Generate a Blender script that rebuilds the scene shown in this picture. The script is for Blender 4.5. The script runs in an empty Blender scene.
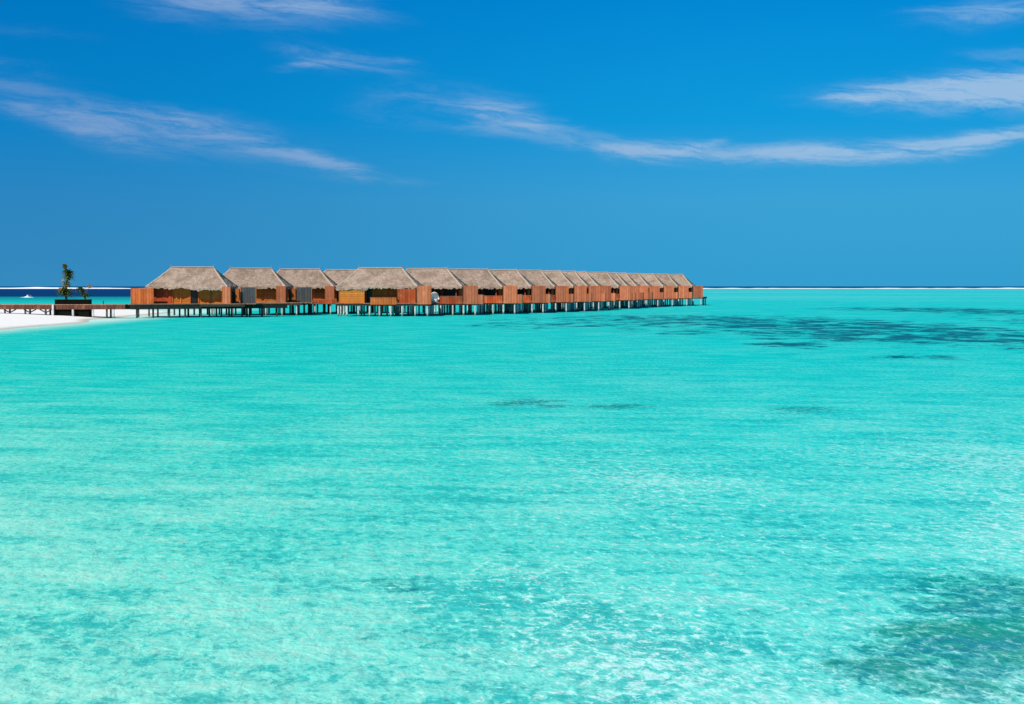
import bpy, math, random
from mathutils import Vector, noise as mnoise
random.seed(7)
R = math.radians
SC = bpy.context.scene
COL = SC.collection

# ------------------------------------------------------------------ camera
F = 1500.0            # focal length in pixels of a 1024 px wide frame
CAMH = 4.71           # eye height above the lagoon
HOR = 286.3           # pixel row of the horizon
cam_d = bpy.data.cameras.new('camera')
cam = bpy.data.objects.new('camera', cam_d); COL.objects.link(cam)
cam.location = (0, 0, CAMH)
cam.rotation_euler = (R(90) - math.atan((352 - HOR) / F), 0, 0)
cam_d.sensor_width = 36.0
cam_d.lens = F / 1024 * 36
cam_d.clip_start = 0.5
cam_d.clip_end = 120000
SC.camera = cam

# ------------------------------------------------------------------ sun, sky
SUN = Vector((-0.52, -0.54, 0.66)).normalized()
SUN_EL = math.asin(SUN.z); SUN_AZ = math.atan2(SUN.x, SUN.y)
sl = bpy.data.lights.new('sun', 'SUN'); sl.energy = 4.8; sl.angle = R(0.5); sl.color = (1, 0.95, 0.87)
so = bpy.data.objects.new('sun', sl); COL.objects.link(so)
so.rotation_euler = (-SUN).to_track_quat('-Z', 'Y').to_euler()
so.location = (0, 0, 60)
vs = SC.view_settings
vs.view_transform = 'Standard'; vs.look = 'None'; vs.exposure = 0.0; vs.gamma = 1.0
vs.use_curve_mapping = False


def lin(r, g, b):
    def f(c):
        c /= 255.0
        return c / 12.92 if c <= 0.04045 else ((c + 0.055) / 1.055) ** 2.4
    return (f(r), f(g), f(b), 1.0)


class NT:
    """short-hand for building a node tree"""
    def __init__(s, tree):
        s.t = tree; s.n = tree.nodes; s.l = tree.links

    def new(s, typ, **kw):
        n = s.n.new(typ)
        for k, v in kw.items(): setattr(n, k, v)
        return n

    def put(s, sock, v):
        if isinstance(v, bpy.types.NodeSocket): s.l.new(v, sock)
        elif v is not None: sock.default_value = v

    def m(s, op, a, b=None, c=None, clamp=False):
        n = s.new('ShaderNodeMath', operation=op, use_clamp=clamp)
        s.put(n.inputs[0], a); s.put(n.inputs[1], b); s.put(n.inputs[2], c)
        return n.outputs[0]

    def vm(s, op, a, b=None):
        n = s.new('ShaderNodeVectorMath', operation=op)
        s.put(n.inputs[0], a); s.put(n.inputs[1], b)
        return n.outputs[0]

    def xyz(s, x, y, z=0.0):
        n = s.new('ShaderNodeCombineXYZ')
        s.put(n.inputs[0], x); s.put(n.inputs[1], y); s.put(n.inputs[2], z)
        return n.outputs[0]

    def sep(s, v):
        n = s.new('ShaderNodeSeparateXYZ'); s.put(n.inputs[0], v); return n.outputs

    def mix(s, f, a, b, blend='MIX'):
        n = s.new('ShaderNodeMix', data_type='RGBA', blend_type=blend)
        s.put(n.inputs[0], f); s.put(n.inputs[6], a); s.put(n.inputs[7], b)
        return n.outputs[2]

    def noise(s, vec, scale, detail=3.0, rough=0.55, dist=0.0, out=0):
        n = s.new('ShaderNodeTexNoise')
        s.put(n.inputs['Vector'], vec); n.inputs['Scale'].default_value = scale
        n.inputs['Detail'].default_value = detail; n.inputs['Roughness'].default_value = rough
        n.inputs['Distortion'].default_value = dist
        return n.outputs[out]

    def step(s, v, a, b, o0=0.0, o1=1.0):
        n = s.new('ShaderNodeMapRange', interpolation_type='SMOOTHSTEP')
        s.put(n.inputs[0], v)
        for i, q in enumerate((a, b, o0, o1)): s.put(n.inputs[i + 1], q)
        return n.outputs[0]

    def ramp(s, f, stops):
        n = s.new('ShaderNodeValToRGB'); s.put(n.inputs[0], f)
        e = n.color_ramp.elements
        while len(e) < len(stops): e.new(0.5)
        for q, (p, c) in zip(e, stops): q.position = p; q.color = c
        return n.outputs[0]

    def gauss(s, x, y, cx, cy, rx, ry, slope=0.0, amp=1.0):
        """soft elliptical patch; slope tilts it"""
        dx = s.m('SUBTRACT', x, cx)
        dy = s.m('SUBTRACT', s.m('SUBTRACT', y, cy), s.m('MULTIPLY', dx, slope))
        a = s.m('POWER', s.m('ABSOLUTE', s.m('DIVIDE', dx, rx)), 2.6)
        b = s.m('POWER', s.m('ABSOLUTE', s.m('DIVIDE', dy, ry)), 2.0)
        g = s.m('EXPONENT', s.m('MULTIPLY', s.m('ADD', a, b), -1.0))
        return s.m('MULTIPLY', g, amp)

    def total(s, items):
        r = items[0]
        for i in items[1:]: r = s.m('ADD', r, i)
        return r


world = bpy.data.worlds.new('World'); SC.world = world
world.use_nodes = True
w = NT(world.node_tree)
for n in list(w.n): w.n.remove(n)
SKY_STRENGTH = 0.10
sky = w.new('ShaderNodeTexSky', sky_type='NISHITA', sun_disc=False)
sky.sun_elevation = SUN_EL; sky.sun_rotation = SUN_AZ % (2 * math.pi)
sky.air_density = 1.0; sky.dust_density = 0.3; sky.ozone_density = 3.0
tc = w.new('ShaderNodeTexCoord')
dx, dy, dz = w.sep(tc.outputs['Generated'])
ysafe = w.m('MAXIMUM', w.m('ABSOLUTE', dy), 0.05)
az = w.m('DIVIDE', dx, ysafe)                       # tangent of the compass angle
el = w.m('DIVIDE', dz, w.m('SQRT', w.m('ADD', w.m('MULTIPLY', dx, dx), w.m('MULTIPLY', dy, dy))))
K = 1.0 / SKY_STRENGTH


def skyc(r, g, b):
    c = lin(r, g, b); return (c[0] * K * 0.1, c[1] * K * 0.1, c[2] * K * 0.1, 1)


clear_l = w.ramp(w.m('MULTIPLY', el, 5.0), [(0.0, lin(54, 138, 190)), (0.26, lin(46, 134, 192)), (0.55, lin(6, 130, 200)),
                                            (1.0, lin(0, 116, 192))])
clear_r = w.ramp(w.m('MULTIPLY', el, 5.0), [(0.0, lin(52, 158, 208)), (0.28, lin(60, 162, 214)), (0.55, lin(16, 154, 220)),
                                            (1.0, lin(0, 134, 212))])
clear = w.mix(w.step(az, -0.36, 0.22), clear_l, clear_r)
# high cirrus streaks
cv = w.xyz(w.m('MULTIPLY', az, 1.0), w.m('MULTIPLY', el, 4.2), 0.3)
warp = w.noise(cv, 8.0, 8.0, 0.66, 0.0, 1)
wx, wy, wz = w.sep(warp)
caz = w.m('ADD', az, w.m('MULTIPLY', w.m('SUBTRACT', wx, 0.5), 0.085))
cel = w.m('ADD', el, w.m('MULTIPLY', w.m('SUBTRACT', wy, 0.5), 0.019))


def cl(px, py, rx, ry, slope, amp):
    return w.gauss(caz, cel, (px - 512) / F, (HOR - py) / F, rx / F, 1.25 * ry / F, -slope, amp)


clouds = w.total([
    cl(245, 6, 105, 19, 0.05, 0.75), cl(340, 15, 60, 7, 0.08, 0.45),
    cl(345, 64, 58, 9, 0.08, 0.55), cl(285, 70, 30, 3, -0.08, 0.40),
    cl(45, 112, 95, 20, 0.22, 0.43), cl(105, 140, 70, 10, 0.30, 0.36),
    cl(225, 142, 105, 18, 0.17, 0.50), cl(340, 168, 75, 7, 0.24, 0.50), cl(180, 125, 50, 8, 0.1, 0.35),
    cl(440, 108, 90, 16, 0.06, 0.36), cl(555, 135, 45, 8, 0.2, 0.24), cl(508, 119, 38, 13, 0.10, 0.55),
    cl(615, 150, 70, 10, 0.06, 0.34), cl(655, 153, 60, 9, -0.02, 0.48), cl(700, 147, 30, 4, -0.2, 0.5),
    cl(800, 157, 95, 9, 0.0, 0.80), cl(910, 154, 70, 8, -0.04, 0.70), cl(1005, 144, 60, 8, -0.14, 0.75),
    cl(935, 103, 110, 12, -0.01, 0.85), cl(1005, 99, 85, 13, -0.01, 0.75), cl(850, 105, 30, 4, 0.1, 0.4),
    cl(970, 30, 76, 10, 0.0, 0.52), cl(1000, 6, 66, 8, 0.1, 0.66), cl(1000, 66, 60, 7, 0.0, 0.26),
    cl(30, 45, 90, 6, 0.1, 0.16), cl(160, 30, 60, 7, 0.1, 0.14),
    cl(-160, 60, 120, 14, 0.1, 0.7), cl(1220, 120, 140, 14, 0.0, 0.8), cl(1300, 40, 120, 14, 0.0, 0.6)])
wisp = w.noise(w.xyz(w.m('ADD', az, w.m('MULTIPLY', cel, 1.2)), w.m('SUBTRACT', w.m('MULTIPLY', cel, 7.0), w.m('MULTIPLY', az, -0.55)), 1.0), 15.0, 9.0, 0.70, 0.8)
cden = w.m('MULTIPLY', clouds, w.step(wisp, 0.30, 0.66, 0.30, 1.25))
cden = w.m('MULTIPLY', w.step(cden, 0.02, 1.0), 0.92, clamp=True)
cirrus = w.mix(w.step(az, -0.36, 0.30), lin(128, 162, 208), lin(156, 192, 226))
picture_sky = w.mix(cden, clear, cirrus)
bright = w.vm('SCALE', picture_sky); bright.node.inputs[3].default_value = K
high = w.step(el, 0.30, 0.75)
final = w.mix(high, bright, sky.outputs[0])
bg = w.new('ShaderNodeBackground'); w.put(bg.inputs[0], final); bg.inputs[1].default_value = SKY_STRENGTH
wo = w.new('ShaderNodeOutputWorld'); w.l.new(bg.outputs[0], wo.inputs[0])

# ------------------------------------------------------------------ materials
MAT = {}


def mat(name):
    m = bpy.data.materials.new(name); m.use_nodes = True
    t = NT(m.node_tree)
    for n in list(t.n): t.n.remove(n)
    b = t.new('ShaderNodeBsdfPrincipled'); o = t.new('ShaderNodeOutputMaterial')
    t.l.new(b.outputs[0], o.inputs[0])
    MAT[name] = m
    return t, b


def tone(c, k): return (c[0] * k, c[1] * k, c[2] * k, 1)


def planks(name, c, width=0.19, axis='h', vary=0.45, rough=0.7, bleach_max=0.25):
    """boards standing upright: every board a little different, stained and weathered"""
    t, b = mat(name)
    co = t.new('ShaderNodeTexCoord').outputs['Object']
    x, y, z = t.sep(co)
    h = t.m('ADD', x, y) if axis == 'h' else (z if axis == 'z' else x)
    cell = t.m('FLOOR', t.m('DIVIDE', h, width))
    rnd = t.new('ShaderNodeObjectInfo').outputs['Random']
    wn = t.new('ShaderNodeTexWhiteNoise', noise_dimensions='2D'); t.put(wn.inputs['Vector'], t.xyz(cell, t.m('MULTIPLY', rnd, 91.0)))
    fr = t.m('FRACT', t.m('DIVIDE', h, width))
    gap = t.m('MULTIPLY', t.step(fr, 0.0, 0.1), t.step(fr, 1.0, 0.9))
    stain = t.noise(t.vm('MULTIPLY', co, (1.6, 1.6, 0.7)), 1.3, 4.0)
    k = t.m('ADD', t.m('MULTIPLY', wn.outputs[0], vary), 1.0 - vary / 2)
    k = t.m('MULTIPLY', k, t.m('ADD', t.m('MULTIPLY', stain, 0.7), 0.65))
    k = t.m('MULTIPLY', k, t.m('ADD', t.m('MULTIPLY', gap, 0.55), 0.45))
    k = t.m('MULTIPLY', k, t.m('ADD', t.m('MULTIPLY', rnd, 0.40), 0.64))
    bleach = t.noise(co, 0.8, 2.0)
    base = t.mix(t.step(bleach, 0.5, 0.75, 0.0, bleach_max), c, (0.66, 0.34, 0.20, 1))  # weathered boards, bleached paler in patches
    v = t.vm('SCALE', base); t.put(v.node.inputs[3], k)
    t.put(b.inputs['Base Color'], v); b.inputs['Roughness'].default_value = rough
    b.inputs['Specular IOR Level'].default_value = 0.25
    bp = t.new('ShaderNodeBump'); bp.inputs['Strength'].default_value = 0.6; bp.inputs['Distance'].default_value = 0.03
    t.put(bp.inputs['Height'], gap); t.put(b.inputs['Normal'], bp.outputs[0])


planks('orange_planks', (0.62, 0.148, 0.028, 1), 0.42)
planks('red_planks', (0.57, 0.085, 0.016, 1), 0.45)
planks('salmon_planks', (0.58, 0.165, 0.072, 1), 0.45, vary=0.4)
planks('golden_boards', (0.60, 0.180, 0.018, 1), 0.34, axis='z', vary=0.4)
planks('grey_boards', (0.075, 0.080, 0.082, 1), 0.45, vary=0.25, bleach_max=0.05)
planks('deck_edge', (0.40, 0.22, 0.135, 1), 0.5, vary=0.5)
planks('dark_timber', (0.055, 0.042, 0.028, 1), 0.4, vary=0.4, bleach_max=0.05)
planks('jetty_boards', (0.19, 0.066, 0.036, 1), 0.55, vary=0.5, bleach_max=0.25)
planks('dark_doors', (0.020, 0.016, 0.013, 1), 0.9, vary=0.3, bleach_max=0.0, rough=0.25)

t, b = mat('thatch')
co = t.new('ShaderNodeTexCoord').outputs['Object']
rnd = t.new('ShaderNodeObjectInfo').outputs['Random']
x, y, z = t.sep(co)
off = t.m('MULTIPLY', rnd, 37.0)
layer = t.noise(t.xyz(t.m('ADD', t.m('MULTIPLY', t.m('ADD', x, y), 1.1), off), t.m('MULTIPLY', z, 4.5), 0.0), 1.0, 5.0, 0.65)
fib = t.noise(t.xyz(t.m('ADD', t.m('MULTIPLY', x, 7.0), off), t.m('MULTIPLY', y, 7.0), t.m('MULTIPLY', z, 1.6)), 1.0, 4.0, 0.7)
blot = t.noise(t.vm('ADD', co, t.xyz(off, 0.0, 0.0)), 0.45, 3.0)
c0 = t.ramp(layer, [(0.30, (0.19, 0.133, 0.097, 1)), (0.52, (0.335, 0.240, 0.178, 1)), (0.74, (0.46, 0.345, 0.262, 1))])
c0 = t.mix(t.step(fib, 0.35, 0.7, 0.0, 0.55), c0, (0.46, 0.36, 0.28, 1))
c0 = t.mix(t.step(blot, 0.42, 0.66, 0.0, 0.65), c0, (0.20, 0.135, 0.095, 1))
v = t.vm('SCALE', c0); t.put(v.node.inputs[3], t.m('ADD', 0.90, t.m('MULTIPLY', rnd, 0.22)))
t.put(b.inputs['Base Color'], v); b.inputs['Roughness'].default_value = 0.95
b.inputs['Specular IOR Level'].default_value = 0.1
bp = t.new('ShaderNodeBump'); bp.inputs['Strength'].default_value = 0.8; bp.inputs['Distance'].default_value = 0.12
t.put(bp.inputs['Height'], t.m('ADD', fib, layer)); t.put(b.inputs['Normal'], bp.outputs[0])


def plain(name, c, rough=0.7, var=0.25, scale=3.0, spec=0.3, c2=None):
    t, b = mat(name)
    co = t.new('ShaderNodeTexCoord').outputs['Object']
    n = t.noise(co, scale, 4.0, 0.6)
    t.put(b.inputs['Base Color'], t.mix(t.step(n, 0.3, 0.7), tone(c, 1 - var), c2 or tone(c, 1 + var)))
    b.inputs['Roughness'].default_value = rough; b.inputs['Specular IOR Level'].default_value = spec
    return t, b


plain('hip_thatch', (0.46, 0.36, 0.275, 1), 0.95, 0.2, 5.0, 0.1)
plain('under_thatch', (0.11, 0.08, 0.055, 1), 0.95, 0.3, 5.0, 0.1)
plain('finial_red', (0.36, 0.17, 0.13, 1))
plain('white_fabric', (0.80, 0.79, 0.76, 1), 0.8, 0.04)
plain('planter_black', (0.007, 0.0065, 0.006, 1), 0.9, 0.3, 3.0, 0.03)
plain('bark', (0.11, 0.07, 0.04, 1), 0.9, 0.4, 6.0)
plain('leaf_green', (0.060, 0.125, 0.020, 1), 0.5, 0.5, 2.0)
plain('leaf_olive', (0.20, 0.17, 0.030, 1), 0.55, 0.5, 2.0)
plain('leaf_yellow', (0.50, 0.27, 0.05, 1), 0.6, 0.3, 2.0)
plain('boat_white', (0.80, 0.80, 0.79, 1), 0.3, 0.03)
plain('boat_glass', (0.02, 0.03, 0.04, 1), 0.1, 0.1)
plain('foam', (0.86, 0.87, 0.87, 1), 0.9, 0.06, 0.05)
plain('lamp_metal', (0.03, 0.03, 0.03, 1), 0.5, 0.1)

# stilts: pale concrete, green-black growth where the tide wets them
t, b = mat('pale_stilt')
co = t.new('ShaderNodeTexCoord').outputs['Object']
x, y, z = t.sep(co)
n = t.noise(co, 2.0, 4.0)
wet = t.step(t.m('ADD', z, t.m('MULTIPLY', n, 0.5)), 0.75, 0.35)
base = t.mix(t.step(n, 0.3, 0.7), (0.42, 0.44, 0.43, 1), (0.66, 0.66, 0.63, 1))
t.put(b.inputs['Base Color'], t.mix(wet, base, (0.10, 0.15, 0.12, 1))); b.inputs['Roughness'].default_value = 0.8
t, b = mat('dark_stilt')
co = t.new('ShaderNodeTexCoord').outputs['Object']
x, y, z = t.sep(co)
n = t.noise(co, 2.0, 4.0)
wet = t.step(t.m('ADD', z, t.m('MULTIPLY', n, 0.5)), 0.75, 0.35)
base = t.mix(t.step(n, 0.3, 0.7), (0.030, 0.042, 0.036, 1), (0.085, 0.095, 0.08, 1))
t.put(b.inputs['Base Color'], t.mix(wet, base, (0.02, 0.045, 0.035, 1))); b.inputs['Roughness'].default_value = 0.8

# coral sand
t, b = mat('sand')
co = t.new('ShaderNodeNewGeometry').outputs['Position']
x, y, z = t.sep(co)
n = t.noise(co, 0.6, 5.0)
dry = t.step(t.m('ADD', z, t.m('MULTIPLY', t.m('SUBTRACT', n, 0.5), 0.12)), 0.02, 0.16)
t.put(b.inputs['Base Color'], t.mix(dry, (0.52, 0.50, 0.40, 1), t.mix(n, (0.86, 0.825, 0.76, 1), (0.92, 0.90, 0.85, 1))))
b.inputs['Roughness'].default_value = 0.95; b.inputs['Specular IOR Level'].default_value = 0.1
bp = t.new('ShaderNodeBump'); bp.inputs['Strength'].default_value = 0.3; bp.inputs['Distance'].default_value = 0.1
t.put(bp.inputs['Height'], t.noise(co, 2.5, 4.0)); t.put(b.inputs['Normal'], bp.outputs[0])

# lagoon water
t, b = mat('lagoon_water')
P = t.new('ShaderNodeNewGeometry').outputs['Position']
x, y, z = t.sep(P)
ripple_v = t.xyz(t.m('ADD', t.m('MULTIPLY', x, 1.05), t.m('MULTIPLY', y, 0.12)), t.m('SUBTRACT', t.m('MULTIPLY', y, 0.66), t.m('MULTIPLY', x, 0.10)), 0.0)
big = t.noise(t.vm('MULTIPLY', P, (0.5, 1.0, 1.0)), 0.055, 3.0, 0.5, 0.3)
mid = t.noise(t.vm('MULTIPLY', P, (0.8, 0.7, 1.0)), 0.36, 4.0, 0.6, 0.3)
# the wavy surface bends the light net painted below: look it up at shifted places
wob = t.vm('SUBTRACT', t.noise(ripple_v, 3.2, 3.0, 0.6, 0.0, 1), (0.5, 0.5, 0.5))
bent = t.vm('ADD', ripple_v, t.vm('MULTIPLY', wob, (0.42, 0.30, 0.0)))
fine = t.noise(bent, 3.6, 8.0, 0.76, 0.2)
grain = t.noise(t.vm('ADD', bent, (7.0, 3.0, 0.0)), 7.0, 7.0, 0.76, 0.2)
# colour of the water over the sand bed, by depth (metres out from the shallows)
dist = t.m('ADD', y, t.m('MULTIPLY', t.m('SUBTRACT', big, 0.5), 26.0))
logd = t.m('LOGARITHM', t.m('MAXIMUM', dist, 8.0), 10.0)
depth_c = t.ramp(t.m('DIVIDE', t.m('SUBTRACT', logd, 1.15), 2.2),
                 [(0.00, (0.23, 0.72, 0.59, 1)), (0.10, (0.14, 0.69, 0.56, 1)), (0.22, (0.040, 0.62, 0.51, 1)), (0.36, (0.004, 0.555, 0.475, 1)),
                  (0.58, (0.000, 0.525, 0.475, 1)), (0.80, (0.000, 0.53, 0.51, 1)), (1.00, (0.02, 0.50, 0.51, 1))])
rough = t.noise(t.vm('MULTIPLY', P, (0.8, 0.6, 1.0)), 0.13, 3.0, 0.55)
band = t.m('SUBTRACT', t.noise(t.xyz(t.m('MULTIPLY', t.m('ADD', x, t.m('MULTIPLY', y, 0.3)), 0.28), t.m('ADD', y, t.m('MULTIPLY', x, 0.18)), 0.0), 0.75, 3.0, 0.55, 0.3), 0.5)
near0 = t.step(logd, 2.0, 1.2)
glow = t.m('MULTIPLY', near0, t.step(t.total([rough, t.m('MULTIPLY', mid, 0.5), t.step(t.m('DIVIDE', x, t.m('MAXIMUM', y, 1.0)), 0.0, -0.30, 0.0, 0.10)]), 0.70, 1.02))
depth_c = t.mix(t.m('MULTIPLY', glow, 0.50), depth_c, (0.36, 0.76, 0.61, 1))
# ripple light painted into the colour: dark troughs, pale caustic net, white glints
ridge = t.m('SUBTRACT', 1.0, t.m('ABSOLUTE', t.m('MULTIPLY', t.m('SUBTRACT', t.noise(bent, 2.6, 5.0, 0.66, 0.3), 0.5), 9.0)), clamp=True)  # ridged noise: thin bright lines of the painted caustic net
side = t.step(t.m('DIVIDE', x, t.m('MAXIMUM', y, 1.0)), -0.32, 0.12, -0.09, 0.05)
near = t.step(logd, 2.15, 1.25)
ripple_shade = t.step(t.total([t.m('MULTIPLY', fine, 0.66), t.m('MULTIPLY', grain, 0.34), t.m('MULTIPLY', t.m('SUBTRACT', mid, 0.5), 0.30), t.m('MULTIPLY', band, 0.34)]), 0.505, 0.405)
cc = t.mix(t.m('MULTIPLY', ripple_shade, t.m('MULTIPLY', t.m('SUBTRACT', 1.0, t.m('MULTIPLY', glow, 0.45)), t.m('ADD', 0.60, t.m('MULTIPLY', near, 0.22)))), depth_c, t.mix(near, (0.001, 0.42, 0.39, 1), (0.006, 0.43, 0.395, 1)))
ripple_light = t.total([t.m('MULTIPLY', fine, 0.5), t.m('MULTIPLY', grain, 0.5), t.m('MULTIPLY', t.m('SUBTRACT', mid, 0.5), 0.24), t.m('MULTIPLY', band, 0.30), t.m('MULTIPLY', t.m('POWER', ridge, 2.0), 0.07)])
ripple_light = t.step(ripple_light, 0.535, 0.625)
cc = t.mix(t.m('MULTIPLY', ripple_light, t.m('ADD', 0.45, t.m('MULTIPLY', near, 0.15))), cc, t.mix(near, (0.16, 0.64, 0.51, 1), (0.42, 0.77, 0.63, 1)))
glint = t.total([t.m('MULTIPLY', fine, 0.40), t.m('MULTIPLY', grain, 0.60), t.m('MULTIPLY', t.m('SUBTRACT', rough, 0.5), 0.40), t.m('MULTIPLY', t.m('POWER', ridge, 2.0), 0.06), side])
glint = t.step(glint, 0.605, 0.665)
cc = t.mix(t.m('MULTIPLY', glint, t.step(logd, 1.80, 1.35, 0.10, 0.72)), cc, (0.68, 0.88, 0.78, 1))
tintc = t.mix(t.step(t.m('DIVIDE', x, t.m('MAXIMUM', y, 1.0)), -0.32, 0.25), (1.0, 1.0, 0.985, 1), (0.80, 0.99, 1.06, 1))
cc = t.mix(1.0, cc, tintc, 'MULTIPLY')
# seagrass meadows
gw = t.noise(t.vm('MULTIPLY', P, (0.35, 1.0, 1.0)), 0.16, 5.0, 0.62, 0.4)
gx = t.m('ADD', x, t.m('MULTIPLY', t.m('SUBTRACT', gw, 0.5), 9.0))
gy = t.m('ADD', y, t.m('MULTIPLY', t.m('SUBTRACT', mid, 0.5), 4.0))


def patch(px, py, rx_px, ry_px, amp=1.0):
    Y = CAMH * F / (py - HOR); X = (px - 512) / F * Y
    ry = (CAMH * F / (py - ry_px - HOR) - CAMH * F / (py + ry_px - HOR)) / 2
    return t.gauss(gx, gy, X, Y, rx_px / F * Y, ry, 0.0, amp)


far_grass = t.total([patch(890, 330, 150, 9.5, 1.0), patch(770, 322, 120, 6, 0.80), patch(1010, 338, 80, 9, 0.95), patch(1000, 312, 90, 4, 0.9),
                     patch(900, 309, 90, 2.0, 0.7), patch(1080, 325, 60, 9, 0.6),
                     patch(640, 318, 130, 4.5, 0.66), patch(545, 325, 90, 3.5, 0.55), patch(790, 345.5, 34, 2.8, 1.2),
                     patch(915, 357, 32, 3.0, 1.2), patch(700, 332, 90, 3.5, 0.42), patch(850, 340, 80, 3, 0.6)])
near_grass = t.total([patch(985, 650, 85, 48, 1.0), patch(1015, 600, 75, 30, 0.8), patch(900, 670, 50, 26, 0.6),
                      patch(935, 607, 26, 7, 0.5), patch(760, 610, 50, 10, 0.25), patch(540, 665, 40, 16, 0.35), patch(610, 620, 60, 20, 0.2),
                      patch(535, 402.5, 24, 3.6, 1.15), patch(578, 406, 16, 2.2, 0.9), patch(635, 407, 28, 2.8, 0.85), patch(790, 411, 34, 3.0, 0.75),
                      patch(780, 370, 50, 3, 0.25), patch(430, 590, 30, 10, 0.62), patch(400, 640, 40, 8, 0.3), patch(500, 400, 18, 2, 0.35)])
gdet = t.noise(t.vm('MULTIPLY', P, (1.0, 0.9, 1.0)), 0.60, 5.0, 0.68, 0.3)
gfar = t.noise(t.vm('MULTIPLY', P, (1.7, 1.0, 1.0)), 0.15, 7.0, 0.74, 0.4)
gm_far = t.step(t.m('ADD', t.m('MINIMUM', far_grass, 0.95), t.m('MULTIPLY', t.m('SUBTRACT', gfar, 0.5), 6.5)), 0.32, 1.25)
gm_far = t.m('MULTIPLY', gm_far, t.step(far_grass, 0.04, 0.30))
gm_near = t.step(t.total([near_grass, t.m('MULTIPLY', t.m('SUBTRACT', gdet, 0.5), 1.6), t.m('MULTIPLY', t.m('SUBTRACT', 0.5, fine), 3.6), t.m('MULTIPLY', t.m('SUBTRACT', 0.5, grain), 2.2)]), -0.05, 1.10)
gm_near = t.m('MULTIPLY', gm_near, t.step(near_grass, 0.08, 0.42))
cc = t.mix(t.m('MULTIPLY', gm_far, 0.92), cc, (0.003, 0.095, 0.150, 1))
cc = t.mix(t.m('MULTIPLY', gm_near, 0.86), cc, t.mix(t.step(t.noise(P, 0.9, 4.0, 0.65), 0.40, 0.6), (0.002, 0.20, 0.25, 1), (0.004, 0.245, 0.19, 1)))
cc = t.mix(t.m('MULTIPLY', t.m('MULTIPLY', glint, gm_near), 0.40), cc, (0.20, 0.62, 0.54, 1))  # pale flecks of ripple light painted over the seagrass too
# thin water over the sand spit
edge = t.m('SUBTRACT', t.m('ADD', x, t.m('MULTIPLY', t.m('SUBTRACT', mid, 0.5), 5.0)), -57.0)
shal = t.m('MULTIPLY', t.step(edge, 9.0, -1.0), t.step(y, 330.0, 290.0))
cc = t.mix(t.m('MULTIPLY', shal, 0.8), cc, (0.62, 0.84, 0.74, 1))
# the deep channel on the left and the open ocean past the reef
deepline = t.m('ADD', t.m('ADD', x, t.m('MULTIPLY', y, 0.09)), t.m('MULTIPLY', t.m('SUBTRACT', big, 0.5), 60.0))
deep = t.m('MULTIPLY', t.step(deepline, 30.0, -40.0), t.step(y, 490.0, 740.0))
cc = t.mix(deep, cc, (0.003, 0.036, 0.135, 1))
green = t.m('MULTIPLY', t.m('MULTIPLY', t.step(deepline, 30.0, -40.0), t.step(y, 400.0, 560.0)), t.step(y, 720.0, 600.0))
cc = t.mix(t.m('MULTIPLY', green, 0.7), cc, (0.004, 0.28, 0.30, 1))
streak = t.m('MULTIPLY', t.step(t.noise(t.vm('MULTIPLY', P, (0.3, 1.0, 1.0)), 0.012, 3.0), 0.40, 0.72), t.m('MULTIPLY', t.step(y, 380.0, 620.0), t.step(deepline, 10.0, 80.0)))
cc = t.mix(t.m('MULTIPLY', streak, 0.35), cc, (0.22, 0.62, 0.58, 1))
cc = t.mix(t.step(y, 3020.0, 3120.0), cc, (0.003, 0.045, 0.15, 1))
# ripples
chop = t.noise(ripple_v, 0.9, 2.0, 0.5, 0.3)
r1 = t.noise(ripple_v, 3.2, 3.0, 0.6, 0.3)
hgt = t.total([t.m('MULTIPLY', chop, 0.50), t.m('MULTIPLY', r1, 0.40), t.m('MULTIPLY', t.noise(ripple_v, 9.0, 2.0, 0.5, 0.3), 0.06)])
bp = t.new('ShaderNodeBump'); bp.inputs['Strength'].default_value = 1.0; bp.inputs['Distance'].default_value = 0.40
soft = t.new('ShaderNodeBump'); soft.inputs['Strength'].default_value = 1.0; soft.inputs['Distance'].default_value = 0.16
t.put(soft.inputs['Height'], hgt)
t.put(bp.inputs['Height'], hgt)
# the picture was taken through a polariser: most of the surface reflection is gone
t.n.remove(b)
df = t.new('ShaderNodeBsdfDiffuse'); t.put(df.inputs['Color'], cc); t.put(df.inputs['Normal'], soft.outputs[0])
gl = t.new('ShaderNodeBsdfGlossy'); gl.inputs['Roughness'].default_value = 0.10; t.put(gl.inputs['Normal'], bp.outputs[0])
fr = t.new('ShaderNodeFresnel'); fr.inputs['IOR'].default_value = 1.33; t.put(fr.inputs['Normal'], bp.outputs[0])
ms = t.new('ShaderNodeMixShader'); t.put(ms.inputs[0], t.m('MULTIPLY', fr.outputs[0], 0.10))
t.l.new(df.outputs[0], ms.inputs[1]); t.l.new(gl.outputs[0], ms.inputs[2])
for n in t.n:
    if n.type == 'OUTPUT_MATERIAL': t.l.new(ms.outputs[0], n.inputs[0])


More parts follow.
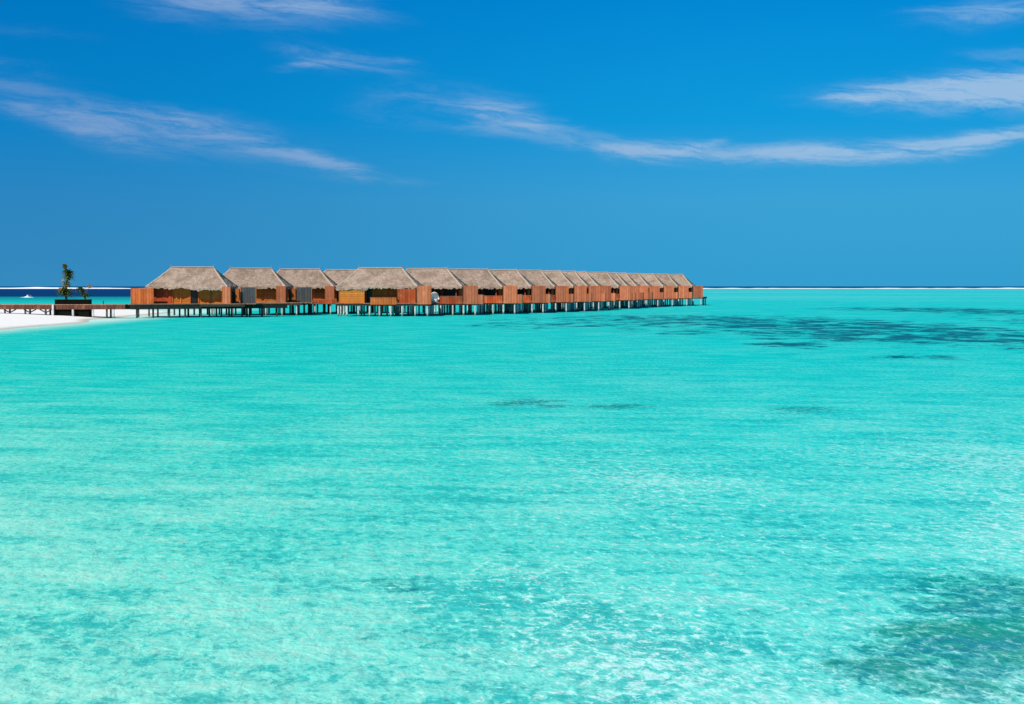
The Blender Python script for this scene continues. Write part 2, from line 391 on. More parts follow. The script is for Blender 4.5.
# ------------------------------------------------------------------ mesh helpers
class MB:
    def __init__(s): s.v = []; s.f = []

    def quad(s, a, b, c, d):
        i = len(s.v); s.v += [tuple(a), tuple(b), tuple(c), tuple(d)]; s.f.append((i, i + 1, i + 2, i + 3))

    def tri(s, a, b, c):
        i = len(s.v); s.v += [tuple(a), tuple(b), tuple(c)]; s.f.append((i, i + 1, i + 2))

    def box(s, x0, x1, y0, y1, z0, z1, bev=0.0):
        i = len(s.v)
        s.v += [(x0, y0, z0), (x1, y0, z0), (x1, y1, z0), (x0, y1, z0), (x0, y0, z1), (x1, y0, z1), (x1, y1, z1), (x0, y1, z1)]
        for q in ((3, 2, 1, 0), (4, 5, 6, 7), (0, 1, 5, 4), (1, 2, 6, 5), (2, 3, 7, 6), (3, 0, 4, 7)):
            s.f.append(tuple(i + k for k in q))

    def tube(s, pts, radii, n=8, flat=1.0):
        pts = [Vector(p) for p in pts]; i0 = len(s.v)
        for k, p in enumerate(pts):
            d = (pts[min(k + 1, len(pts) - 1)] - pts[max(k - 1, 0)]).normalized()
            a = d.cross(Vector((0, 0, 1)) if abs(d.z) < 0.9 else Vector((1, 0, 0))).normalized(); c = a.cross(d).normalized()
            r = radii[k] if isinstance(radii, (list, tuple)) else radii
            for j in range(n):
                th = 2 * math.pi * j / n
                s.v.append(tuple(p + a * (math.cos(th) * r) + c * (math.sin(th) * r * flat)))
        for k in range(len(pts) - 1):
            for j in range(n):
                a0 = i0 + k * n + j; a1 = i0 + k * n + (j + 1) % n
                s.f.append((a0, a1, a1 + n, a0 + n))
        s.f.append(tuple(i0 + j for j in reversed(range(n))))
        s.f.append(tuple(i0 + (len(pts) - 1) * n + j for j in range(n)))

    def grid(s, nu, nv, fn):
        i0 = len(s.v)
        for j in range(nv + 1):
            for i in range(nu + 1): s.v.append(tuple(fn(i / nu, j / nv)))
        for j in range(nv):
            for i in range(nu):
                a = i0 + j * (nu + 1) + i
                s.f.append((a, a + 1, a + nu + 2, a + nu + 1))

    def build(s, name, m, parent=None, smooth=False):
        me = bpy.data.meshes.new(name); me.from_pydata(s.v, [], s.f); me.update()
        me.materials.append(MAT[m])
        if smooth:
            for p in me.polygons: p.use_smooth = True
        o = bpy.data.objects.new(name, me); COL.objects.link(o)
        if parent: o.parent = parent
        return o


def boxpart(name, m, parent, *dims):
    q = MB(); q.box(*dims); return q.build(name, m, parent)


def tag(o, label=None, cat=None, group=None, kind=None):
    if label: o['label'] = label
    if cat: o['category'] = cat
    if group: o['group'] = group
    if kind: o['kind'] = kind
    return o


def empty(name, loc=(0, 0, 0), rz=0.0):
    o = bpy.data.objects.new(name, None); COL.objects.link(o)
    o.location = loc; o.rotation_euler = (0, 0, rz); o.empty_display_size = 0.5
    return o


def copy_tree(o, parent=None):
    c = o.copy(); COL.objects.link(c)
    if parent: c.parent = parent
    for ch in [q for q in KIDS.get(o.name, [])]: copy_tree(ch, c)
    return c


KIDS = {}


def index_kids(root):
    """remember the children of a finished thing, so that copying stays fast"""
    for o in list(COL.objects):
        if o.parent: KIDS.setdefault(o.parent.name, [])
    for o in list(COL.objects):
        if o.parent and o not in KIDS[o.parent.name]: KIDS[o.parent.name].append(o)


def ground_x(px, Y): return (px - 512) / F * Y


# ------------------------------------------------------------------ setting
q = MB()
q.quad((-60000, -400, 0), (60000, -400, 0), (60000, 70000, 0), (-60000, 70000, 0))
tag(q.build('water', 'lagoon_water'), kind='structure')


def sand_edge(Y):
    e = -56.5 + 1.6 * math.sin(Y * 0.045) + 0.8 * math.sin(Y * 0.13 + 1.0)
    if Y > 262: e -= (Y - 262) ** 2 * 0.012
    if Y < 150: e += (150 - Y) * 0.25
    if Y > 218: e -= 2.5 * min(1.0, (Y - 218) / 20)
    e -= 2.6 * math.exp(-((Y - 210) / 12.0) ** 2)
    return e


def sand_pt(u, v):
    X = -190 + u ** 0.55 * 150; Y = 95 + v * 215
    d = sand_edge(Y) - X
    h = 1.15 * (1 - math.exp(-max(d, 0) / 16.0)) if d > 0 else d * 0.06
    h += 0.06 * mnoise.noise(Vector((X * 0.2, Y * 0.2, 0))) * min(1, max(d, 0) / 5)
    back = 300 - Y
    if back < 25: h -= (25 - back) * 0.07
    return (X, Y, h)


q = MB(); q.grid(150, 110, sand_pt)
tag(q.build('sandbank', 'sand', smooth=True), kind='structure')

# the surf where the ocean swell breaks on the reef
q = MB()
n = 1500
for row, (Y0, hh, seedv) in enumerate(((2950, 0.8, 3.1), (3040, 0.9, 9.7), (2860, 0.3, 5.5))):
    prev = None
    for i in range(n + 1):
        X = -2600 + 5200 * i / n
        a = mnoise.noise(Vector((X * 0.006, seedv, 0))); c = mnoise.noise(Vector((X * 0.03, seedv, 4)))
        h = max(0.02, (0.9 + 1.5 * a + 0.9 * c) * hh + (0.9 if X < -600 else 0.0) * hh)
        Y = Y0 + 40 * math.sin(X * 0.002) + 14 * a
        cur = ((X, Y - 9 - 4 * h, 0.01), (X, Y, h * 1.15), (X, Y + 5 + 2 * h, 0.01))
        if prev:
            q.quad(prev[0], cur[0], cur[1], prev[1]); q.quad(prev[1], cur[1], cur[2], prev[2])
        prev = cur
tag(q.build('surf', 'foam'), kind='stuff')

# ------------------------------------------------------------------ villas
WALL_TOP = 4.62
DECK = 2.10


def roof(parent, W=12.6, D=8.6, L=6.8, ez=4.68, rz=7.62, ext=None, seed=0):
    """hipped thatch roof with a thick ragged eave"""
    rnd = random.Random(seed)
    q = MB()
    e = [Vector((-W / 2, -D / 2, ez)), Vector((W / 2, -D / 2, ez)), Vector((W / 2, D / 2, ez)), Vector((-W / 2, D / 2, ez))]
    ra, rb = Vector((-L / 2, 0, rz)), Vector((L / 2, 0, rz))
    under = MB()
    for e0, e1, r0, r1, front in ((e[0], e[1], ra, rb, True), (e[1], e[2], rb, rb, False), (e[2], e[3], rb, ra, False), (e[3], e[0], ra, ra, False)):
        nu, nv = (56, 14) if (e1 - e0).length > 10 else (38, 14)
        nrm = (e1 - e0).cross(r0 - e0).normalized()
        down = ((e0 + e1) / 2 - (r0 + r1) / 2).normalized()
        lip = []

        def fn(u, v):
            p = e0.lerp(e1, u).lerp(r0.lerp(r1, u), v)
            sag = -0.16 * math.sin(math.pi * v)
            if 0.001 < u < 0.999 and v < 0.999:
                p = p + nrm * (0.10 * mnoise.noise(p * 1.7 + Vector((seed * 9, 0, 0))) + 0.05 * mnoise.noise(p * 5))
            if v < 0.001:
                j = 0.16 * mnoise.noise(p * 2.3 + Vector((seed, 3, 0)))
                k = j
                if front and ext and ext[0] <= u <= ext[1]: k += ext[2]
                p = p + down * k
                lip.append(p)
            return p + nrm * sag * 0.6
        q.grid(nu, nv, fn)
        lip = lip[:nu + 1]
        inward = Vector((-nrm.x, -nrm.y, 0)).normalized()
        prev = None
        for i, p in enumerate(lip):
            hang = 0.22 + 0.26 * rnd.random() ** 1.5
            lo = p + Vector((0, 0, -hang)) - inward * 0.05
            mid_ = lo + inward * 0.9 + Vector((0, 0, 0.45))
            if prev:
                q.quad(prev[1], lo, p, prev[0])
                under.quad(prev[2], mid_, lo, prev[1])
            prev = (p, lo, mid_)
    ro = q.build('roof', 'thatch', parent)
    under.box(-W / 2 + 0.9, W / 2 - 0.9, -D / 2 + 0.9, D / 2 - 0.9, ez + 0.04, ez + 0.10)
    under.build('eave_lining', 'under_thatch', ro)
    caps = MB()
    for a, c in ((e[0], ra), (e[1], rb), (e[2], rb), (e[3], ra)):
        pts = [a.lerp(c, i / 10) + Vector((0, 0, -0.07 - 0.08 * math.sin(math.pi * i / 10) + 0.05 * mnoise.noise(a.lerp(c, i / 10) * 3))) for i in range(11)]
        caps.tube(pts, [0.19 - 0.04 * i / 10 for i in range(11)], 7, 0.6)
    caps.tube([ra.lerp(rb, i / 8) + Vector((0, 0, 0.05)) for i in range(9)], 0.15, 7, 0.6)
    caps.build('ridge_cap', 'hip_thatch', ro)
    for p in (ra, rb):
        f = MB(); f.tube([p + Vector((0, 0, -0.1)), p + Vector((0, 0, 0.20)), p + Vector((0, 0, 0.26)), p + Vector((0, 0, 0.48))], [0.05, 0.05, 0.09, 0.02], 6)
        f.build('finial', 'finial_red', ro)
    return ro


def stilts(parent, xs, rows, m, top=DECK - 0.42):
    for r, yy in enumerate(rows):
        for xx in xs:
            q = MB(); jx = random.uniform(-.12, .12)
            q.tube([(xx + jx, yy, -1.6), (xx + jx, yy, top)], 0.14, 8)
            q.build('stilt', m, parent)


def platform(parent, x0, x1, y0, y1, edge='dark_timber', face='deck_edge'):
    boxpart('deck', face, parent, x0, x1, y0, y1, DECK - 0.12, DECK)
    for yy in (y0 + 0.10, (y0 + y1) / 2, y1 - 0.35):
        boxpart('floor_beam', edge, parent, x0 + 0.05, x1 - 0.05, yy, yy + 0.22, DECK - 0.44, DECK - 0.123)


def rail_run(parent, m, x0, x1, yy, h=1.0):
    """close-boarded balustrade with a top rail and square posts"""
    q = MB(); q.box(x0, x1, yy, yy + 0.06, DECK - 0.25, DECK + h - 0.05)
    r = q.build('railing', m, parent)
    q = MB(); q.box(x0 - .03, x1 + .03, yy - 0.04, yy + 0.10, DECK + h - 0.047, DECK + h + 0.03)
    q.build('handrail', 'deck_edge', r)
    return r


def screen(parent, m, x0, x1, yy, z0, z1, name='privacy_screen'):
    q = MB(); q.box(x0, x1, yy, yy + 0.10, z0, z1)
    o = q.build(name, m, parent)
    for xx in (x0 - 0.09, x1 + 0.005): boxpart('screen_post', 'orange_planks', o, xx, xx + 0.085, yy - 0.03, yy + 0.13, z0, z1 + 0.05)
    return o


def house_shell(parent, y_front, front_m='dark_doors', x0=-5.3, x1=5.3, yb=3.6):
    boxpart('back_wall', 'orange_planks', parent, x0, x1, yb, yb + 0.15, DECK + .002, WALL_TOP)
    for a, c in ((x0 - 0.15, x0), (x1, x1 + 0.15)):
        boxpart('side_wall', 'orange_planks', parent, a, c, y_front, yb + 0.15, DECK + .002, WALL_TOP)
    f = boxpart('front_wall', front_m, parent, x0 + .002, x1 - .002, y_front + .05, y_front + 0.2, DECK + .002, WALL_TOP)
    return f


def door_set(front, yf, spans, z1=4.3):
    """sliding doors standing in the front wall: frame with a dark pane"""
    for a, c in spans:
        q = MB()
        q.box(a, a + .1, yf - .04, yf + .045, DECK + .01, z1); q.box(c - .1, c, yf - .04, yf + .045, DECK + .01, z1)
        q.box(a + .1, c - .1, yf - .04, yf + .045, z1 - .1, z1)
        d = q.build('sliding_door', 'red_planks', front)


# ---- the open-veranda villa, repeated along the row
def veranda_villa():
    v = empty('stilt_villa')
    roof(v, seed=1)
    platform(v, -6.3, 8.95, -5.7, 4.2)
    fw = house_shell(v, -1.2)
    door_set(fw, -1.2, ((-4.9, -2.6), (-2.5, -0.2), (0.2, 2.5), (2.6, 4.9)))
    rail_run(v, 'red_planks', -4.7, 6.45, -5.72)
    screen(v, 'salmon_planks', 6.65, 8.9, -5.75, DECK - 0.28, 4.80)
    boxpart('return_wall', 'grey_boards', v, 6.60, 6.74, -5.62, -1.25, DECK + .004, 4.55)
    s = screen(v, 'salmon_planks', -6.2, -4.9, -5.70, DECK - 0.2, 3.55, 'landing_gate')
    for xx in (-5.9, -0.3, 5.1):
        q = MB(); q.box(xx, xx + .16, -3.75, -3.59, DECK + .002, 4.72); q.build('veranda_post', 'red_planks', v)
    stilts(v, (-6.0, -3.1, -0.2, 2.7, 5.6, 8.6), (-2.2, 1.0, 3.9), 'pale_stilt')
    stilts(v, (-6.0, -4.2, -2.4, -0.6, 1.2, 3.0, 4.8, 6.7, 8.6), (-5.45,), 'pale_stilt')
    return v


# ---- the boarded villas at the near end
def boarded_villa():
    v = empty('stilt_villa')
    roof(v, seed=4)
    platform(v, -6.3, 9.2, -5.2, 4.2)
    fw = house_shell(v, -3.0, 'golden_boards')
    for xx in (-5.3, -2.7, 0.0, 2.7, 5.14): boxpart('wall_post', 'orange_planks', fw, xx, xx + .16, -3.03, -2.945, DECK + .004, WALL_TOP)
    screen(v, 'salmon_planks', 5.0, 6.35, -5.0, DECK + 0.004, 4.75)
    boxpart('inner_door', 'dark_doors', v, 6.6, 7.6, -2.6, -2.5, DECK + .004, 4.3)
    boxpart('door_leaf', 'orange_planks', v, 7.15, 7.75, -3.1, -3.02, DECK + .004, 4.35)
    screen(v, 'grey_boards', 7.9, 10.3, -2.9, DECK + 0.004, 4.55, 'grey_screen')
    boxpart('screen_deck', 'deck_edge', v, 9.203, 10.6, -4.4, 2.5, DECK - .12, DECK)
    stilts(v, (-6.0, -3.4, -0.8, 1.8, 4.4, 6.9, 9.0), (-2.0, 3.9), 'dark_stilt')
    stilts(v, (-5.2, -2.2, 0.6, 3.2, 5.8, 8.2), (-4.9,), 'pale_stilt')
    return v


GROUP = 'thatched villas on stilts in a row'


def place(v, px, Y, rz, label):
    """px: picture column of the right end of the ridge"""
    X = ground_x(px, Y)
    d = Vector((3.4 * math.cos(rz), 3.4 * math.sin(rz)))
    v.location = (X - d.x, Y - d.y, 0); v.rotation_euler = (0, 0, rz)
    tag(v, label, 'villa', GROUP)


# first villa, next to the beach
v1 = empty('stilt_villa')
roof(v1, W=12.4, L=6.6, seed=11, ext=(0.54, 0.97, 0.42))
platform(v1, -8.4, 9.0, -5.2, 4.2)
fw = house_shell(v1, -3.2, 'golden_boards')
boxpart('shutter_panel', 'red_planks', fw, -5.28, -2.5, -3.26, -3.152, DECK + .004, 4.5)
for xx in (-2.45, -1.2, 0.2, 1.5, 3.4, 5.1): boxpart('wall_post', 'orange_planks', fw, xx, xx + .16, -3.24, -3.15, DECK + .004, WALL_TOP)
boxpart('door_opening', 'dark_doors', fw, 0.42, 1.44, -3.2, -3.153, DECK + .006, 4.2)
screen(v1, 'orange_planks', -8.2, -4.9, -5.0, DECK + 0.004, 4.42)
boxpart('side_screen', 'orange_planks', v1, -8.26, -8.16, -4.85, -0.5, DECK + .004, 4.42)
screen(v1, 'salmon_planks', 5.6, 6.7, -5.0, DECK + 0.004, 4.62)
boxpart('inner_door', 'dark_doors', v1, 6.6, 7.6, -2.6, -2.5, DECK + .004, 4.3)
boxpart('door_leaf', 'orange_planks', v1, 7.2, 7.75, -3.1, -3.02, DECK + .004, 4.35)
screen(v1, 'grey_boards', 7.9, 10.2, -2.6, DECK + 0.004, 4.55, 'grey_screen')
boxpart('screen_deck', 'deck_edge', v1, 9.003, 10.5, -4.4, 2.5, DECK - .12, DECK)
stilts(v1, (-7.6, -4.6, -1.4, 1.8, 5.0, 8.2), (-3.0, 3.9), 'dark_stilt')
place(v1, 214.8, 232, R(0), 'thatched villa nearest the beach, with a long screen wall left of its roof')

v2 = boarded_villa()
index_kids(v2)
v3 = copy_tree(v2); v4 = copy_tree(v2)
place(v2, 272, 247, R(0), 'thatched villa second from the beach, with a grey screen and gold boarded front')
place(v3, 320, 258, R(0), 'thatched villa third from the beach, behind a red boarded platform edge')
place(v4, 364, 269, R(-1), 'thatched villa half hidden behind the big villa that starts the long row')
# the third villa has a boarded red parapet in front
pq = MB(); pq.box(-5.6, 6.9, -5.30, -5.22, DECK - 0.35, DECK + 0.38)
pq.build('parapet', 'red_planks', v3)

# fifth villa: starts the long row, closer to the viewer
v5 = empty('stilt_villa')
roof(v5, W=12.9, L=7.0, seed=21, ext=(0.0, 0.40, 0.40))
platform(v5, -6.4, 8.4, -5.4, 4.2)
fw = house_shell(v5, -2.7, 'golden_boards')
boxpart('door_opening', 'dark_doors', fw, -1.75, -1.0, -2.75, -2.655, DECK + .006, 4.4)
for xx in (-5.3, -2.0, -0.95, 1.5, 3.6): boxpart('wall_post', 'orange_planks', fw, xx, xx + .16, -2.74, -2.655, DECK + .004, WALL_TOP)
boxpart('shutter_panel', 'red_planks', fw, 3.78, 5.28, -2.73, -2.655, DECK + .004, 4.5)
screen(v5, 'golden_boards', -5.9, -2.0, -4.6, DECK + 0.004, 4.15, 'bamboo_blind')
rail_run(v5, 'orange_planks', -0.9, 3.2, -5.42, 0.85)
screen(v5, 'red_planks', 3.4, 6.1, -5.0, DECK + .004, 4.3)
screen(v5, 'salmon_planks', 6.5, 8.6, -5.45, DECK - 0.2, 4.75)
boxpart('return_wall', 'grey_boards', v5, 6.2, 6.34, -4.8, -0.5, DECK + .004, 4.5)
stilts(v5, (-6.1, -3.3, -0.5, 2.3, 5.1, 8.0), (-2.1, 1.0, 3.9), 'pale_stilt')
stilts(v5, (-6.1, -4.5, -2.8, -1.1, 0.6, 2.3, 4.2, 6.1, 8.0), (-5.15,), 'pale_stilt')
place(v5, 402, 240, R(-3), 'largest looking thatched villa, where the long straight row begins, gold boarded front')

v6 = veranda_villa()
index_kids(v6)
ROW = [(448, 250), (488, 260), (517, 269), (541, 278), (560, 287), (575, 296), (586, 305), (607, 319), (616, 329),
       (626, 338), (638, 347), (653, 357), (668, 367), (683, 377)]
ORD = ['', 'second', 'third', 'fourth', 'fifth', 'sixth', 'seventh', 'eighth', 'ninth', 'tenth', 'eleventh', 'twelfth', 'thirteenth', 'fourteenth']
ROOTS = []
for i, (px, Y) in enumerate(ROW):
    o = v6 if i == 0 else copy_tree(v6)
    k = len(ROW) - 1 - i
    if i == 0: lab = 'thatched villa with a white hooded lounger on its open veranda'
    elif k == 0: lab = 'last thatched villa, at the seaward tip of the row'
    else: lab = 'open veranda thatched villa, %s from the seaward tip of the row' % ORD[k]
    place(o, px, Y, R(-4.5 - 0.7 * i), lab)
    ROOTS.append(o)
    for ch in KIDS.get(o.name, []) or [q for q in COL.objects if q.parent == o]:
        if ch.name.startswith('roof'):
            ch.scale = (random.uniform(.985, 1.01), 1, 1); ch.rotation_euler = (R(random.uniform(-.5, .5)), R(random.uniform(-.5, .5)), 0)
    if k: boxpart('landing', 'salmon_planks', o, 9.05, 9.85, -5.75, -4.2, DECK - .28, 3.35)

# ------------------------------------------------------------------ jetties
JZ = 2.06


def plank_jetty(parent, pts, width, m_face, fascia=0.5, step=2.55, stilt_m='dark_stilt', rows=(-1, 1), skip=None):
    """walkway along a polyline: deck boards, edge beams and stilts"""
    deck = MB(); beam = MB()
    P2 = [Vector((p[0], p[1], 0)) for p in pts]
    for a, c in zip(P2[:-1], P2[1:]):
        d = (c - a).normalized(); nrm = Vector((d.y, -d.x, 0))
        L = (c - a).length
        def P(s, o, z): return a + d * s + nrm * o + Vector((0, 0, z))
        def slab(mb, s0, s1, o0, o1, z0, z1):
            i = len(mb.v)
            mb.v += [tuple(P(s, o, z)) for z in (z0, z1) for s, o in ((s0, o0), (s1, o0), (s1, o1), (s0, o1))]
            for k in ((3, 2, 1, 0), (4, 5, 6, 7), (0, 1, 5, 4), (1, 2, 6, 5), (2, 3, 7, 6), (3, 0, 4, 7)): mb.f.append(tuple(i + j for j in k))
        slab(deck, 0, L, -width / 2, width / 2, JZ - 0.10, JZ)
        slab(beam, 0, L, -width / 2 + .02, -width / 2 + .14, JZ - fascia, JZ - .103)
        slab(beam, 0, L, width / 2 - .14, width / 2 - .02, JZ - fascia, JZ - .103)
        s = 1.0
        while s < L - 0.3:
            for o in rows:
                p = P(s, o * (width / 2 - 0.3), 0)
                if not skip or not skip(p):
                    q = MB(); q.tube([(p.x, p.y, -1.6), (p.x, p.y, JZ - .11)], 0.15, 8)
                    q.build('stilt', stilt_m, parent)
            s += step
    deck.build('deck', 'deck_edge', parent)
    beam.build('edge_beam', m_face, parent)


front = empty('boardwalk', (0, 0, 0))
plank_jetty(front, [(ground_x(128, 222), 222), (ground_x(284, 236), 236)], 2.6, 'dark_timber', 0.75, 2.5, rows=(1,))
tag(front, 'dark timber boardwalk on stilts in front of the villas nearest the beach', 'boardwalk')

beach = empty('beach_jetty', (0, 0, 0))
xa, xb = ground_x(-60, 222), ground_x(127.6, 222)
plank_jetty(beach, [(xa, 222), (xb, 222)], 2.8, 'jetty_boards', 0.74, 3.0, 'dark_stilt', skip=lambda p: p.x > ground_x(55, 222) and p.x < ground_x(92, 222))
q = MB(); q.box(ground_x(55, 222), ground_x(91, 222), 220.9, 223.2, -0.3, JZ - .75)
q.build('base_wall', 'planter_black', beach)
for px in (53, 73, 93, 113.5):
    q = MB(); X = ground_x(px, 220.4); q.box(X - .13, X + .13, 220.30, 220.56, -0.6, JZ - (.0 if px == 53 else .75)); q.build('pale_post', 'pale_stilt', beach)
for px in (10, 30, 46):
    q = MB(); X = ground_x(px, 220.9)
    q.tube([(X, 220.9, 0.85), (X - .9, 220.9, JZ - .75)], 0.09, 6); q.tube([(X, 220.9, 0.85), (X + .9, 220.9, JZ - .75)], 0.09, 6)
    q.tube([(X, 220.9, -0.2), (X, 220.9, 0.95)], 0.14, 6)
    q.build('trestle', 'dark_timber', beach)
tag(beach, 'reddish timber jetty crossing the white sand at the left edge', 'jetty')

rear = empty('access_jetty', (0, 0, 0))
rp = [(-56, 243), (-40, 262), (-30, 280)]
plank_jetty(rear, rp, 2.2, 'dark_timber', 0.5, 4.0)
tag(rear, 'long dark access jetty running behind the thatched villas', 'jetty')
rp = [(-30, 280.5), (-24, 262), (-14, 268), (0, 290), (12, 318), (20, 345), (29, 366)]
rear2 = empty('row_walkway', (0, 0, 0))
plank_jetty(rear2, rp, 2.2, 'dark_timber', 0.5, 4.5)
tag(rear2, 'dark timber walkway behind the long straight row of open villas', 'walkway')

# ------------------------------------------------------------------ planter and its plants
PX = ground_x(73.5, 222.3)
pl = empty('planter_box', (PX, 222.3, JZ))
q = MB(); q.box(-2.6, 2.6, -0.5, 0.5, 0.003, 0.66); q.build('trough', 'planter_black', pl)
q = MB()
q.box(-2.66, 2.66, -0.56, -0.46, 0.662, 0.74); q.box(-2.66, 2.66, 0.46, 0.56, 0.662, 0.74); q.box(-2.66, -2.5, -0.457, 0.457, 0.662, 0.74); q.box(2.5, 2.66, -0.457, 0.457, 0.662, 0.74)
q.build('rim', 'dark_timber', pl)
q = MB(); q.box(-2.49, 2.49, -0.455, 0.455, 0.663, 0.70); q.build('soil', 'bark', pl)
tag(pl, 'long black planter box standing on the jetty deck', 'planter')


def strap(mb, base, dirv, L, wd, droop, rnd):
    """one arching strap leaf"""
    d = Vector(dirv).normalized(); side = d.cross(Vector((0, 0, 1)))
    if side.length < .01: side = Vector((1, 0, 0))
    side.normalize(); prev = None
    for k in range(6):
        s = k / 5
        p = Vector(base) + d * (L * s) + Vector((0, 0, -droop * s * s * L))
        wv = wd * (0.35 + 1.6 * s * (1 - s) + .15) * (1 - 0.75 * s ** 3)
        cur = (p - side * wv / 2 + Vector((0, 0, .03)), p, p + side * wv / 2 + Vector((0, 0, .03)))
        if prev:
            mb.quad(prev[0], prev[1], cur[1], cur[0]); mb.quad(prev[1], prev[2], cur[2], cur[1])
        prev = cur


def clump(mb, c, n, L, wd, rnd, up=0.3, droop=0.5):
    for i in range(n):
        th = rnd.uniform(0, 6.28); e = rnd.uniform(-0.3, 1.3) + up
        strap(mb, Vector(c) + Vector((rnd.uniform(-.15, .15), rnd.uniform(-.15, .15), rnd.uniform(-.2, .2))), (math.cos(th), math.sin(th), e), L * rnd.uniform(.6, 1.1), wd, droop * rnd.uniform(.5, 1.4), rnd)


rn = random.Random(5)
tall = empty('screw_palm', (ground_x(66.5, 222.3), 222.3, JZ + 0.70))
q = MB(); q.tube([(0, 0, 0), (-.05, 0, 1.2), (.12, 0, 2.6), (.05, 0, 3.6), (.0, 0, 4.6)], [.16, .13, .11, .09, .04], 8); q.build('trunk', 'bark', tall)
g = MB(); o_ = MB(); yl = MB()
clump(g, (0.2, 0, 3.9), 90, .95, .24, rn, .5, .6); clump(g, (0.3, 0, 3.2), 80, .9, .26, rn, .2, .6); clump(o_, (0.2, 0, 3.6), 60, .9, .24, rn, .5, .6); clump(o_, (-.1, 0, 4.5), 60, .80, .2, rn, 1.2, .3)
clump(o_, (0.0, 0, 2.3), 60, .6, .17, rn, .1, .9); clump(yl, (-.15, 0, 2.8), 10, .6, .13, rn, -.2, .9)
clump(g, (-.1, 0, 0.9), 150, 1.15, .22, rn, .2, .5); clump(o_, (-.3, 0, 1.4), 50, .9, .18, rn, .3, .6); clump(yl, (-.75, -.1, 1.35), 9, .5, .16, rn, .3, .6)
clump(o_, (.25, 0, 1.9), 14, .6, .16, rn, .4, .6)
g.build('crown', 'leaf_green', tall); o_.build('old_leaves', 'leaf_olive', tall); yl.build('dry_leaves', 'leaf_yellow', tall)
tall.scale = (1.25, 1.25, 1.03)
tag(tall, 'tall ragged screw palm growing in the black planter', 'palm tree')
low = empty('leafy_shrub', (ground_x(83, 222.3), 222.3, JZ + 0.70))
q = MB(); q.tube([(.35, 0, 0), (.1, 0, .6), (-.15, 0, 1.3)], [.09, .07, .03], 6); q.tube([(.3, 0, .2), (.5, 0, .9), (.75, 0, 1.5)], [.06, .04, .02], 6); q.build('stem', 'bark', low)
g = MB(); yl = MB(); o_ = MB()
clump(g, (-.2, 0, 1.15), 70, .85, .20, rn, .5, .6); clump(g, (.3, 0, .5), 70, .75, .20, rn, .3, .6); clump(o_, (0, 0, .8), 16, .7, .16, rn, .5, .5)
clump(yl, (.85, 0, 1.55), 22, .42, .18, rn, .2, .5)
g.build('foliage', 'leaf_green', low); o_.build('old_leaves', 'leaf_olive', low); yl.build('dry_leaves', 'leaf_yellow', low)
low.scale = (1.2, 1.2, 1.2)
tag(low, 'short dark shrub with a yellow leaf tuft at right end of planter', 'shrub')

# a low lamp on the jetty
q = empty('bollard_light', (ground_x(103.5, 221.5), 221.5, JZ))
p = MB(); p.tube([(0, 0, .003), (0, 0, .42)], .07, 8); p.build('post', 'lamp_metal', q)
p = MB(); p.tube([(0, 0, .423), (0, 0, .46), (0, 0, .52)], [.12, .12, .04], 8); p.build('cap', 'lamp_metal', q)
tag(q, 'small black bollard light on the jetty right of the planter', 'lamp')

# ------------------------------------------------------------------ white hooded lounger on a veranda
ln = empty('hooded_lounger')
base = ROOTS[0]
# this villa's railing stops short of the lounger
for o in list(COL.objects):
    if o.parent and o.parent.parent == base and o.parent.name.startswith('railing'): bpy.data.objects.remove(o)
for o in list(COL.objects):
    if o.parent == base and o.name.startswith('railing'): bpy.data.objects.remove(o)
rail_run(base, 'red_planks', 2.75, 6.45, -5.72)
loc = Vector((1.75, -4.75, DECK)); ca, sa = math.cos(base.rotation_euler.z), math.sin(base.rotation_euler.z)
ln.location = (base.location.x + loc.x * ca - loc.y * sa, base.location.y + loc.x * sa + loc.y * ca, DECK + .002)
q = MB(); q.tube([(0, 0, 0.01), (0, 0, .12), (0, 0, .40)], [.62, .72, .70], 20); q.build('base', 'white_fabric', ln)
q = MB(); q.tube([(0, 0, .402), (0, 0, .50), (0, 0, .55)], [.66, .66, .5], 20); q.build('cushion', 'white_fabric', ln)


def hood(u, v, r):
    th = math.pi * (0.05 + 0.9 * u); ph = math.pi * 0.62 * v
    return (r * math.cos(th) * 1.05, 0.1 + r * math.sin(th) * math.cos(ph) * .9, .45 + r * 1.55 * math.sin(th) * math.sin(ph))


q = MB(); q.grid(18, 12, lambda u, v: hood(u, v, .80)); q.grid(18, 12, lambda u, v: hood(u, v, .75))
q.build('hood', 'white_fabric', ln, smooth=True)
tag(ln, 'white hooded round lounger on an open veranda, left of the red railing', 'lounger')

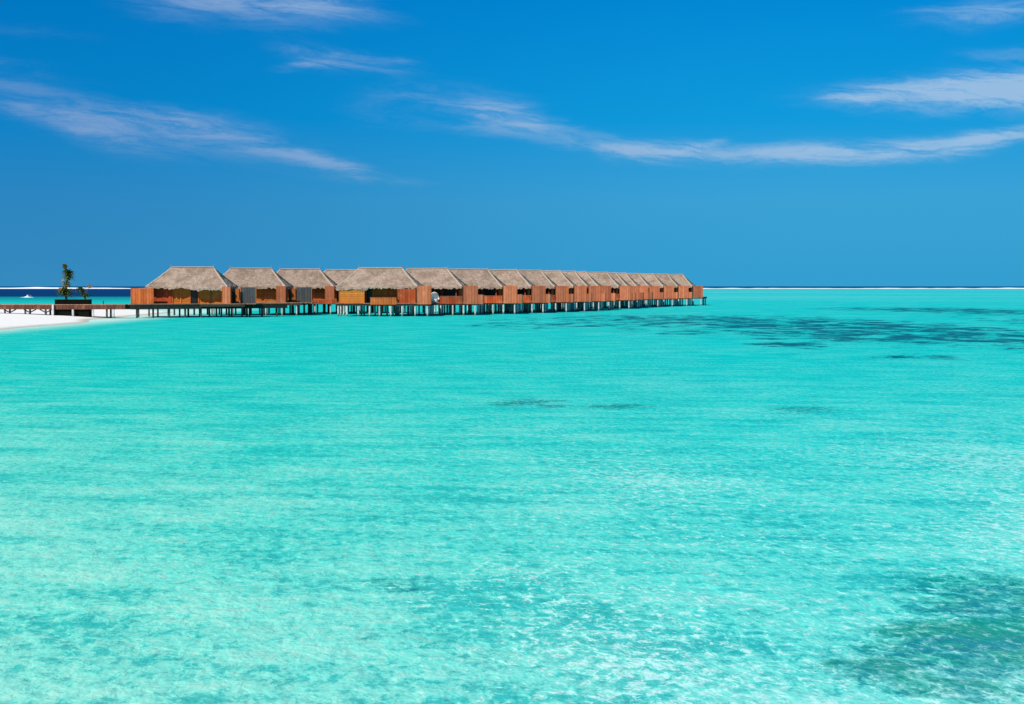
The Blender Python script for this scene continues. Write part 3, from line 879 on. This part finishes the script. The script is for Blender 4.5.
# small white chair cushion block on the third villa's platform
st = empty('deck_stool', (ground_x(292.5, 252.2), 252.6, DECK + .002))
q = MB(); q.box(-.36, .36, -.3, .3, .38, .52); q.build('seat', 'white_fabric', st)
for sx in (-.3, .3):
    for sy in (-.24, .24):
        q = MB(); q.box(sx - .03, sx + .03, sy - .03, sy + .03, .0, .378); q.build('leg', 'white_fabric', st)
q = MB(); q.box(-.36, .36, .24, .3, .523, .8); q.build('backrest', 'white_fabric', st)
tag(st, 'small white chair by the dark doorway beside grey screen', 'chair')

# ------------------------------------------------------------------ boats
def motor_boat(name):
    bt = empty(name)
    q = MB()
    sec = [(-3.6, .95, .85), (-1.5, 1.15, .9), (1.0, 1.1, 1.0), (2.8, .6, 1.15), (3.9, .04, 1.3)]
    rings = []
    for sx, hw, top in sec:
        rings.append([(sx, -hw, top), (sx, -hw * .85, .25), (sx, 0, -.25), (sx, hw * .85, .25), (sx, hw, top), (sx, hw * .8, top - .12), (sx, -hw * .8, top - .12)])
    for a, c in zip(rings[:-1], rings[1:]):
        for j in range(7): q.quad(a[j], c[j], c[(j + 1) % 7], a[(j + 1) % 7])
    i = len(q.v); q.v += rings[0]; q.f.append(tuple(range(i, i + 7)))
    q.build('hull', 'boat_white', bt)
    q = MB(); q.box(-1.7, 1.1, -.75, .75, .86, 1.85); q.box(-2.1, 1.3, -.9, .9, 1.853, 1.98)
    c = q.build('cabin', 'boat_white', bt)
    q = MB(); q.box(-1.4, .8, -.765, .765, 1.25, 1.7); q.box(1.0, 1.115, -.6, .6, 1.2, 1.7); q.build('window', 'boat_glass', c)
    return bt


b1 = motor_boat('motor_boat'); index_kids(b1)
Y = 640; b1.location = (ground_x(29, Y), Y, 0); b1.rotation_euler = (0, 0, R(72)); b1.scale = (.52, .52, .52)
tag(b1, 'white motor boat trailing foam on the lagoon left of the planter', 'boat')
q = MB()
for s in range(2):
    for i in range(40):
        a = i / 40
        X = b1.location.x + (-1 if s == 0 else 1) * (0.3 + a * 1.8); Yv = Y - 2.5 + rn.uniform(-1.5, 1.5)
        L = rn.uniform(.4, 1.0); h = (1 - a) * rn.uniform(.1, .4) + .04
        q.tri((X - L, Yv, .01), (X + L, Yv, .01), (X, Yv + .3, h)); q.tri((X + L, Yv, .01), (X - L, Yv + .9, .01), (X, Yv + .3, h))
tag(q.build('boat_wake', 'foam'), kind='stuff')
